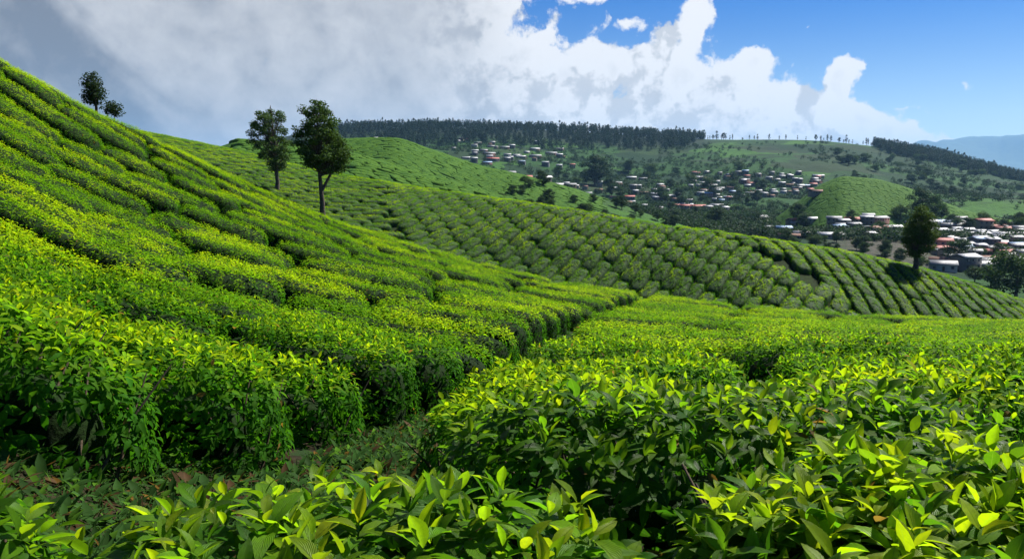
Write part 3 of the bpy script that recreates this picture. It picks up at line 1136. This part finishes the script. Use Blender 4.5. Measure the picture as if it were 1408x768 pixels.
DARK = (0.046, 0.090, 0.020)
b = hit(445, 297, 44, 60)
if b is None:
    b = np.array([-12, 51, float(G(-12, 51))])
k = b[1] / F
tree('tall_tree', 'tallest tree on the tea slope, forked trunk under a broad dome of foliage', 'tree', b,
     [(0, 0, -0.3), (0, 0, 40 * k), (-3 * k, 0, 90 * k), (-8 * k, 0, 160 * k)], 0.21,
     env_px(b, [(78, -8, 30), (90, -26, 38), (102, -34, 40), (118, -36, 36), (135, -36, 28), (154, -30, 20), (166, -24, 10), (176, -18, 2)]), 195, 0.37, 470, 0.14, DARK, nb=8)
V, Q = tube([(0, 0, 52 * k), (12 * k, 0.2, 75 * k), (20 * k, 0.3, 112 * k)], [0.11, 0.08, 0.03], 7)
link('branch', mesh_np('branch', V, Q, (M_BARK,), smooth=True), bpy.data.objects['tall_tree'])
tt = bpy.data.objects['tall_tree']
b = hit(382, 266, 70, 140)
if b is None:
    b = np.array([-28, 95, float(G(-28, 95))])
k = b[1] / F
print('trees', b)
tree('tall_tree', 'slender open-crowned tree standing behind the tallest tree, on the next slope', 'tree', b,
     [(0, 0, -0.3), (-1 * k, 0, 60 * k), (-6 * k, 0, 118 * k)], 0.30,
     env_px(b, [(30, -10, 6), (45, -26, 16), (60, -30, 20), (72, -34, 22), (85, -38, 20), (98, -32, 16), (110, -22, 8), (121, -14, 0)]), 140, 0.60, 270, 0.20, DARK, nb=7)
b = hit(1257, 378, 60, 110)
if b is None:
    b = np.array([40, 82, float(G(40, 82))])
k = b[1] / F
print('tree right', b)
tree('round_tree', 'lone dark dense tree with a leaning trunk on the sunny tea hill', 'tree', b,
     [(0, 0, -0.3), (2 * k, 0, 25 * k), (6 * k, 0, 50 * k), (5 * k, 0, 78 * k)], 0.34,
     env_px(b, [(26, -4, 18), (36, -12, 25), (48, -17, 28), (62, -18, 28), (76, -14, 24), (87, -8, 17), (96, -1, 8)]), 105, 0.55, 400, 0.16, (0.048, 0.088, 0.018), nb=7)
for (u, v, Y, hpx, wpx, lab, nm) in ((130, 142, 52, 44, 10.5, 'small open tree leaning over the crest of the steep slope', 'crest_tree'),
                                     (155, 157, 52, 17, 8, 'little shrub on the skyline just below the crest tree', 'crest_shrub')):
    tx, tz = pix(u, v)
    x, y = tx * Y, Y
    zb = float(G(x, y))
    k = Y / F
    h = tz * Y + hpx * k - zb
    hp = h / k
    tree(nm, lab, 'tree' if 'tree' in nm else 'shrub', (x, y, zb), [(0, 0, -.2), (0.1, 0, h * .5), (0, 0, h * .93)], 0.13 if 'tree' in nm else 0.05,
         env_px((0, Y, 0), [(hp - hpx * 1.0, -wpx * .9, wpx), (hp - hpx * .75, -wpx, wpx * 1.05), (hp - hpx * .45, -wpx, wpx * .8), (hp - hpx * .2, -wpx * .55, wpx * .4), (hp - 2, -3, 2)]),
         46 if 'tree' in nm else 16, 0.36, 420, 0.13, (0.022, 0.045, 0.016), nb=5)


# ---- prototypes of valley trees (trunk + crown), copied
def proto_tree(h, r, col, tall, ncl, leaf):
    root = link('valley_tree', None)
    V, Q = tube([(0, 0, -1.0), (.1, 0, h * .3), (0, .1, h * .8)], [h * .032, h * .024, h * .008], 6)
    link('trunk', mesh_np('trunk', V, Q, (M_BARK,), smooth=True), root)
    cs, rs = [], []
    for _ in range(ncl):
        z = random.random()
        er = r * (math.sin(math.pi * (0.12 + 0.8 * z)) ** 0.7 if not tall else (1.05 - z) ** 0.6 * min(1, z * 5 + .4))
        ph, q = random.random() * 6.283, random.random() ** .5
        cs.append(np.array([math.cos(ph) * q * er, math.sin(ph) * q * er, h * (0.24 + 0.70 * z)]))
        rs.append(r * random.uniform(.28, .48) * (0.7 if tall else 1))
    V, Q, T = clump(cs, rs, 14 * (4 / r) ** 2 * 3.4, leaf * .7, col, 0.8, 0.32)
    link('crown', mesh_np('crown', V, Q, (M_TREE,), None, T), root)
    return root


PROT = {'round': [proto_tree(11, 4.6, (0.026, 0.060, 0.018), False, 34, .75), proto_tree(10, 5.2, (0.040, 0.080, 0.020), False, 36, .75), proto_tree(12, 4.4, (0.020, 0.046, 0.016), False, 34, .75)],
        'tall': [proto_tree(20, 4.0, (0.014, 0.030, 0.018), True, 34, .9), proto_tree(23, 4.4, (0.012, 0.028, 0.018), True, 36, .9), proto_tree(18, 4.6, (0.016, 0.034, 0.018), False, 34, .9)]}
used = set()


def place(root, loc, s, rz, name, label, cat, group, sz=None):
    first = 'label' not in root
    if first:
        r = root
    else:
        r = root.copy()
        COL.objects.link(r)
        for ch in root.children:
            c = ch.copy()
            COL.objects.link(c)
            c.parent = r
    key = root.name
    if not first or name != root.name:
        r.name = name
    r.location = loc
    r.scale = (s, s, sz or s)
    r.rotation_euler = (0, 0, rz)
    r['label'], r['category'] = label, cat
    if group:
        r['group'] = group
    return r


def put_tree(kind, u, v, Y0, hpx, label, group=None, wide=1.0, Y1=2600, which=None):
    p = hit(u, v, Y0, Y1)
    if p is None:
        return None
    root = PROT[kind][random.randrange(3) if which is None else which]
    h0 = 23 if kind == 'tall' else 11
    s = hpx * p[1] / F / h0
    return place(root, p, s * wide, random.random() * 6.28, root.name, label, 'tree', group, s)


# named ones first
put_tree('round', 1262, 303, 540, 38, 'brownish tree rising on the green hill behind the lone dark tree', which=2)
put_tree('round', 1285, 303, 540, 36, 'dark tree to the side of the brownish tree on the green hill', wide=.8, which=0)
put_tree('round', 1318, 366, 200, 34, 'dark round tree in the middle of the valley town', wide=1.25, which=2)
put_tree('round', 1396, 412, 98, 74, 'big leafy green tree at the edge of the sunny tea hill', wide=1.2, which=1)
put_tree('round', 1362, 394, 150, 30, 'dark bushy tree below the town beside the big leafy tree', wide=1.3, which=0)
put_tree('round', 1340, 388, 120, 22, 'low bushy tree peeping over the brow of the sunny tea hill', wide=1.4, which=0)
put_tree('round', 1097, 307, 500, 28, 'dark tree at the foot of the green hill, pale bush beside it', which=0)
put_tree('round', 1107, 309, 500, 18, 'pale greyish bush-like tree at the foot of the green hill', wide=1.2, which=1)
put_tree('round', 985, 312, 300, 28, 'broad dark tree below the red-roofed hall', wide=1.5, which=0)
put_tree('round', 855, 288, 400, 18, 'small dark tree under the pink house of the hillside village', which=2)
put_tree('round', 818, 255, 800, 38, 'big dark pointed clump tree on the slope above the village', wide=1.3, which=2)
for i in range(70):                     # trees about the town and the valley floor
    u, v = random.uniform(1060, 1440), random.uniform(300, 372)
    put_tree('round', u, v, 180, random.uniform(10, 22), 'green broadleaf tree among the houses of the valley town', 'trees in the valley town', random.uniform(.9, 1.4), 560)
for i in range(90):
    u, v = random.uniform(690, 1060), random.uniform(235, 318)
    put_tree('round', u, v, 250, random.uniform(7, 17), 'green broadleaf tree scattered around the hillside village', 'trees around the hillside village', random.uniform(1, 1.5), 1500)
for i in range(60):
    u, v = random.uniform(1150, 1420), random.uniform(205, 275)
    put_tree('round', u, v, 700, random.uniform(7, 13), 'dark tree on the wooded slope behind the green hill', 'trees on the wooded slope', random.uniform(1, 1.6), 1900)


# ridge pines: individuals on the skyline, the wood under them as one mass
def ridge_y(u):
    return float(np.interp(u, [-400, 760, 890, 1000, 1100, 1250, 1408], [1900, 1880, 1850, 1800, 1760, 1720, 1700]))


n_ridge = 0
for i in range(250):
    u = 472 + (1420 - 472) * (i + random.uniform(-.4, .4)) / 250
    if 1000 < u < 1195 and random.random() < 0.55:
        continue
    Y = ridge_y(u) + random.uniform(-25, 10)
    tx = (u - 704) / F
    x = tx * Y
    p = (x, Y, float(G(x, Y)))
    hpx = random.uniform(8, 15) if u < 960 else random.uniform(5, 12)
    if u > 1195:
        hpx = random.uniform(8, 16)
    root = PROT['tall'][random.randrange(3)]
    s = hpx * Y / F / 21
    side = 'dark tree standing on the long wooded ridge against the sky' if u < 960 else 'dark tree on the bare brow of the ridge against white cloud' if u < 1195 else 'dark tree along the falling end of the ridge'
    g_ = 'trees on the long wooded ridge' if u < 960 else 'trees on the bare brow of the ridge' if u < 1195 else 'trees on the falling end of the ridge'
    place(root, p, s * random.uniform(.75, 1.25), random.random() * 6.28, 'ridge_tree', side, 'tree', g_, s)
    n_ridge += 1
for u in (338, 346, 352, 360, 398, 404):
    Y = 1300
    x = (u - 704) / F * Y
    zt = zv(u, 197, Y)
    place(PROT['tall'][2], (x, Y, float(G(x, Y))), 0.9, u, 'ridge_tree', 'dark tree peeping over the tea slope beside the slender open-crowned tree', 'tree', 'trees peeping over the tea slope',
          max(0.5, (zt - float(G(x, Y)) + random.uniform(2, 10)) / 21))
cs, rs = [], []
while len(cs) < 6600:
    u = random.uniform(440, 1440)
    Yr = ridge_y(u)
    if 965 < u < 1195:
        continue
    lo = np.interp(u, [440, 700, 940, 960, 1180, 1200, 1420], [1330, 1420, 1480, 1720, 1700, 1480, 1380])
    Y = lo + (Yr - 8 - lo) * random.random() ** 0.7
    if random.random() < (0.55 if vnoise(u / 40, Y / 90, 4) < -0.1 else 0.0):
        continue
    x = (u - 704) / F * Y
    z = float(G(x, Y))
    hh = random.uniform(12, 21)
    for f, rr in ((.35, 4.6), (.65, 3.6), (.92, 2.0)):
        cs.append(np.array([x + random.uniform(-1, 1), Y + random.uniform(-1, 1), z + hh * f]))
        rs.append(rr * random.uniform(.8, 1.25))
V, Q, T = clump(cs, rs, 4.6, 1.7, (0.013, 0.030, 0.018), 1.3, 0.35)
link('woodland', mesh_np('woodland', V, Q, (M_TREE,), None, T), label='dense dark wood clothing the upper side of the far ridge', cat='woodland', kind='stuff')
cs, rs, = [], []
for i in range(15000):
    u, Y = random.uniform(380, 1440), math.exp(random.uniform(math.log(420), math.log(1600)))
    x = (u - 704) / F * Y
    if Y > 950 and random.random() < .35 and vnoise(x / 70, Y / 120, 51) < 0.05 and float(lookup(COVER, x, Y)) < .3:
        pass
    elif float(lookup(COVER, x, Y)) > 0.3 or fbm(x / 110, Y / 110, 14) < (-0.10 if random.random() < .93 else .5):
        continue
    r = random.uniform(1.6, 4.6)
    cs.append(np.array([x, Y, float(G(x, Y)) + r * .7]))
    rs.append(r)
V, Q, T = clump(cs, rs, 5, 1.2, (0.018, 0.042, 0.016), .8, 0.45)
link('scrub', mesh_np('scrub', V, Q, (M_TREE,), None, T), label='scattered scrub and hedges over the far hillsides', cat='scrub', kind='stuff')


# ------------------------------------------------------------------ houses
def paint(name, c, rough=0.6, metal=0.0, spec=0.3, ribs=0.0):
    m, t, out = mat(name)
    g = t.new('ShaderNodeTexCoord')
    n = t.noise(g.outputs['Object'], 0.6, 6, 0.65)
    col = t.mix(t.smooth(n, 0.35, 0.7, 0, .55), rgba(c), rgba(tuple(q * 0.55 for q in c)))
    nr = None
    if ribs:
        w = t.new('ShaderNodeTexWave')
        t.l.new(g.outputs['Object'], w.inputs['Vector'])
        w.inputs['Scale'].default_value = ribs
        nr = bump(t, w.outputs['Fac'], .5, .05)
    t.l.new(principled(t, col, rough, spec, nr, metal), out.inputs[0])
    return m


ROOF = {'white': paint('roof_white', (.44, .445, .455), .5, 0, .4, 1.5), 'grey': paint('roof_grey', (.20, .205, .215), .5, 0, .4, 1.5),
        'red': paint('roof_red', (.34, .07, .05), .6, 0, .3, 1.5), 'rusty': paint('roof_rust', (.20, .11, .08), .8, 0, .2, 1.5),
        'blue': paint('roof_blue', (.20, .32, .50), .5, 0, .4, 1.5)}
WALL = {'white': paint('wall_white', (.40, .39, .36)), 'cream': paint('wall_cream', (.26, .22, .17)), 'grey': paint('wall_grey', (.13, .13, .13)), 'pink': paint('wall_pink', (.30, .17, .14))}
M_GLASS = paint('window_dark', (.03, .035, .045), .2, 0, .6)
M_DOOR = paint('door_wood', (.10, .055, .03), .6)


def box(x0, x1, y0, y1, z0, z1):
    V = np.array([(x, y, z) for z in (z0, z1) for y in (y0, y1) for x in (x0, x1)], float)
    return V, np.array([(0, 2, 3, 1), (4, 5, 7, 6), (0, 1, 5, 4), (2, 6, 7, 3), (0, 4, 6, 2), (1, 3, 7, 5)])


def gable_wall(L, W, h, rise):
    V = [(-L, -W, -3), (L, -W, -3), (L, W, -3), (-L, W, -3), (-L, -W, h), (L, -W, h), (L, W, h), (-L, W, h), (-L, 0, h + rise), (L, 0, h + rise), (0, -W, h), (0, W, h)]
    Q = [(0, 1, 5, 4), (2, 3, 7, 6), (1, 2, 6, 5), (3, 0, 4, 7), (4, 8, 7, 7), (5, 6, 9, 9)]
    V = np.array(V, float)
    # gable ends as quads with a mid point on the eaves line
    V = np.concatenate([V, [(-L, 0, h), (L, 0, h)]])
    Q[4] = (4, 12, 7, 8)
    Q[5] = (5, 13, 6, 9)
    return V, np.array(Q)


def gable_roof(L, W, h, rise, o=0.5, th=0.18):
    s = rise / W
    e = h - s * o
    prof = [(-W - o, e), (0, h + rise), (W + o, e), (W + o, e + th), (0, h + rise + th * 1.1), (-W - o, e + th)]
    V = [(x, y, z + .03) for x in (-L - o, L + o) for y, z in prof]
    Q = [(i, (i + 1) % 6, (i + 1) % 6 + 6, i + 6) for i in range(6)] + [(0, 5, 4, 1), (1, 4, 3, 2), (6, 7, 10, 11), (7, 8, 9, 10)]
    return np.array(V, float), np.array(Q)


def make_house(L, W, storeys, rise, roof, wall, windows=True):
    """half length, half width; long side faces -Y"""
    h = 2.9 * storeys
    root = link('house', None)
    link('wall', mesh_np('wall', *gable_wall(L, W, h, rise), (WALL[wall],)), root)
    rf = link('roof', mesh_np('roof', *gable_roof(L, W, h, rise), (ROOF[roof],)), root)
    if windows:
        n = max(2, int(L * 2 / 3.0))
        for s in range(storeys):
            for i in range(n):
                x = -L + (i + .5) * 2 * L / n
                if s == 0 and i == n // 2:
                    link('door', mesh_np('door', *box(x - .5, x + .5, -W - .06, -W + .02, 0, 2.1), (M_DOOR,)), root)
                    continue
                link('window', mesh_np('window', *box(x - .6, x + .6, -W - .06, -W + .02, s * 2.9 + 1.0, s * 2.9 + 2.2), (M_GLASS,)), root)
    if storeys > 1:
        link('balcony', mesh_np('balcony', *box(-L + .2, L - .2, -W - 1.2, -W - .07, 2.72, 2.86), (WALL[wall],)), root)
    return root


HP = {}
for r in ROOF:
    HP[r] = [make_house(5.5, 3.6, 1, 1.5, r, random.choice(list(WALL))), make_house(9, 4.2, 1, 1.6, r, random.choice(list(WALL))), make_house(5.0, 4.0, 2, 1.2, r, random.choice(list(WALL)))]
RN = {'white': 'white metal-roofed', 'grey': 'grey metal-roofed', 'red': 'red-roofed', 'rusty': 'rusty brown-roofed', 'blue': 'blue-roofed'}
placed = []


def put_house(u, v, Y0, roof, size, label, group=None, which=None, Y1=2600, rz=None, wpx=None):
    if len(placed) >= 298:
        return None
    p = hit(u, v, Y0, Y1)
    if p is None:
        return None
    for q, rr in placed:
        if np.hypot(*(p[:2] - q[:2])) < 7.5 * size:
            return None
    placed.append((p, size))
    root = HP[roof][random.randrange(3) if which is None else which]
    s = size
    if wpx:
        s = wpx * p[1] / F / (12.0 if which in (0, None, 2) else 19.0)
    p[2] += 0.1
    return place(root, p, s, random.uniform(-.5, .5) if rz is None else rz, 'house', label, 'house', group)


put_house(957, 288, 500, 'red', 1, 'long pinkish red-roofed hall, largest building of the hillside village', which=1, wpx=27, rz=.1)
put_house(1046, 303, 350, 'grey', 1, 'grey house alone below the green hill, at the brow of the tea', which=0, wpx=19)
put_house(868, 246, 700, 'white', 1, 'long white-roofed shed on the slope above the hillside village', which=1, wpx=14, rz=.05)
put_house(884, 247, 700, 'grey', 1, 'long pale shed end to end with the white-roofed shed above the village', which=1, wpx=12, rz=.05)
put_house(1350, 316, 300, 'red', 1, 'large two-storey red-roofed house at the top of the valley town', which=2, wpx=26, rz=.1)
put_house(1340, 348, 250, 'red', 1, 'small red-roofed house beside the dark round tree in the town', which=0, wpx=18, rz=.2)
put_house(1213, 316, 300, 'red', 1, 'red-roofed house at the edge of town beside the lone dark tree', which=0, wpx=16)
put_house(1380, 331, 250, 'white', 1, 'long white-roofed building at the far side of the valley town', which=1, wpx=36, rz=.05)
put_house(1378, 352, 220, 'blue', 1, 'blue-roofed building low in the valley town', which=0, wpx=22, rz=.1)
put_house(1290, 312, 300, 'blue', 1, 'long blue-roofed building behind the lone dark tree', which=1, wpx=40, rz=.0)
put_house(1128, 320, 300, 'white', 1, 'white-roofed long house at the end of the town by the tea hill brow', which=1, wpx=24, rz=.05)
put_house(500, 190, 300, 'white', 1, 'pale house on top of the dark rounded tea hill', which=1, wpx=19, rz=.0, Y1=520)
put_house(517, 191, 300, 'white', 1, 'tiny white hut next to the pale house on the rounded hill', which=0, wpx=6, rz=.0, Y1=520)
put_house(1100, 258, 700, 'white', 1, 'white house at the top end of the hillside village', which=0, wpx=12)
N0 = len(placed)
# zones: u0, u1, v0, v1, nearest distance, tries, size, farthest, place words
ZONES = [(950, 1125, 238, 272, 500, 85, .78, 1300, 'hillside village'), (860, 1010, 258, 292, 450, 45, .75, 1100, 'hillside village'), (690, 850, 252, 275, 450, 34, .75, 1100, 'hamlet above the tea hill'),
         (620, 790, 192, 232, 600, 46, .9, 1600, 'high village under the wood'), (1055, 1410, 304, 330, 250, 95, .8, 560, 'valley town'), (1290, 1410, 325, 372, 180, 85, .8, 520, 'valley town'), (1130, 1300, 312, 335, 250, 40, .8, 520, 'valley town'),
         (780, 1130, 195, 235, 800, 20, .9, 1650, 'high farms under the ridge'), (1040, 1260, 205, 232, 800, 24, .9, 1650, 'farms below the bare brow')]
hc = 0
for (u0, u1, v0, v1, Y0, tries, size, Y1, words) in ZONES:
    for _ in range(tries):
        u, v = random.uniform(u0, u1), random.uniform(v0, v1)
        if words == 'hillside village' and v > 272 - (u - 860) * 0.02 + 22:
            continue
        r = random.choices(['white', 'grey', 'rusty', 'red', 'blue'], [36, 34, 17, 9, 4])[0]
        if put_house(u, v, Y0, r, size * random.uniform(.7, 1.15), 'small %s house in the %s' % (RN[r], words), 'houses of the ' + words, None, Y1):
            hc += 1
print('HOUSES', hc, 'RIDGE', n_ridge)
for lst in list(HP.values()) + list(PROT.values()):
    for r in lst:
        if 'label' not in r:
            for c in list(r.children):
                bpy.data.objects.remove(c)
            bpy.data.objects.remove(r)

# ------------------------------------------------------------------ haze
V, Q = box(-22000, 26000, -60, 21500, -330, 1080)
m, t, out = mat('haze')
pv = t.new('ShaderNodeVolumePrincipled')
pv.inputs['Color'].default_value = (0.30, 0.60, 1.0, 1)
pv.inputs['Density'].default_value = 0.42e-4
pv.inputs['Anisotropy'].default_value = 0.2
t.l.new(pv.outputs[0], out.inputs['Volume'])
link('haze', mesh_np('haze', V, Q, (m,)), kind='stuff', label='thin blue haze over the distant hills', cat='haze')
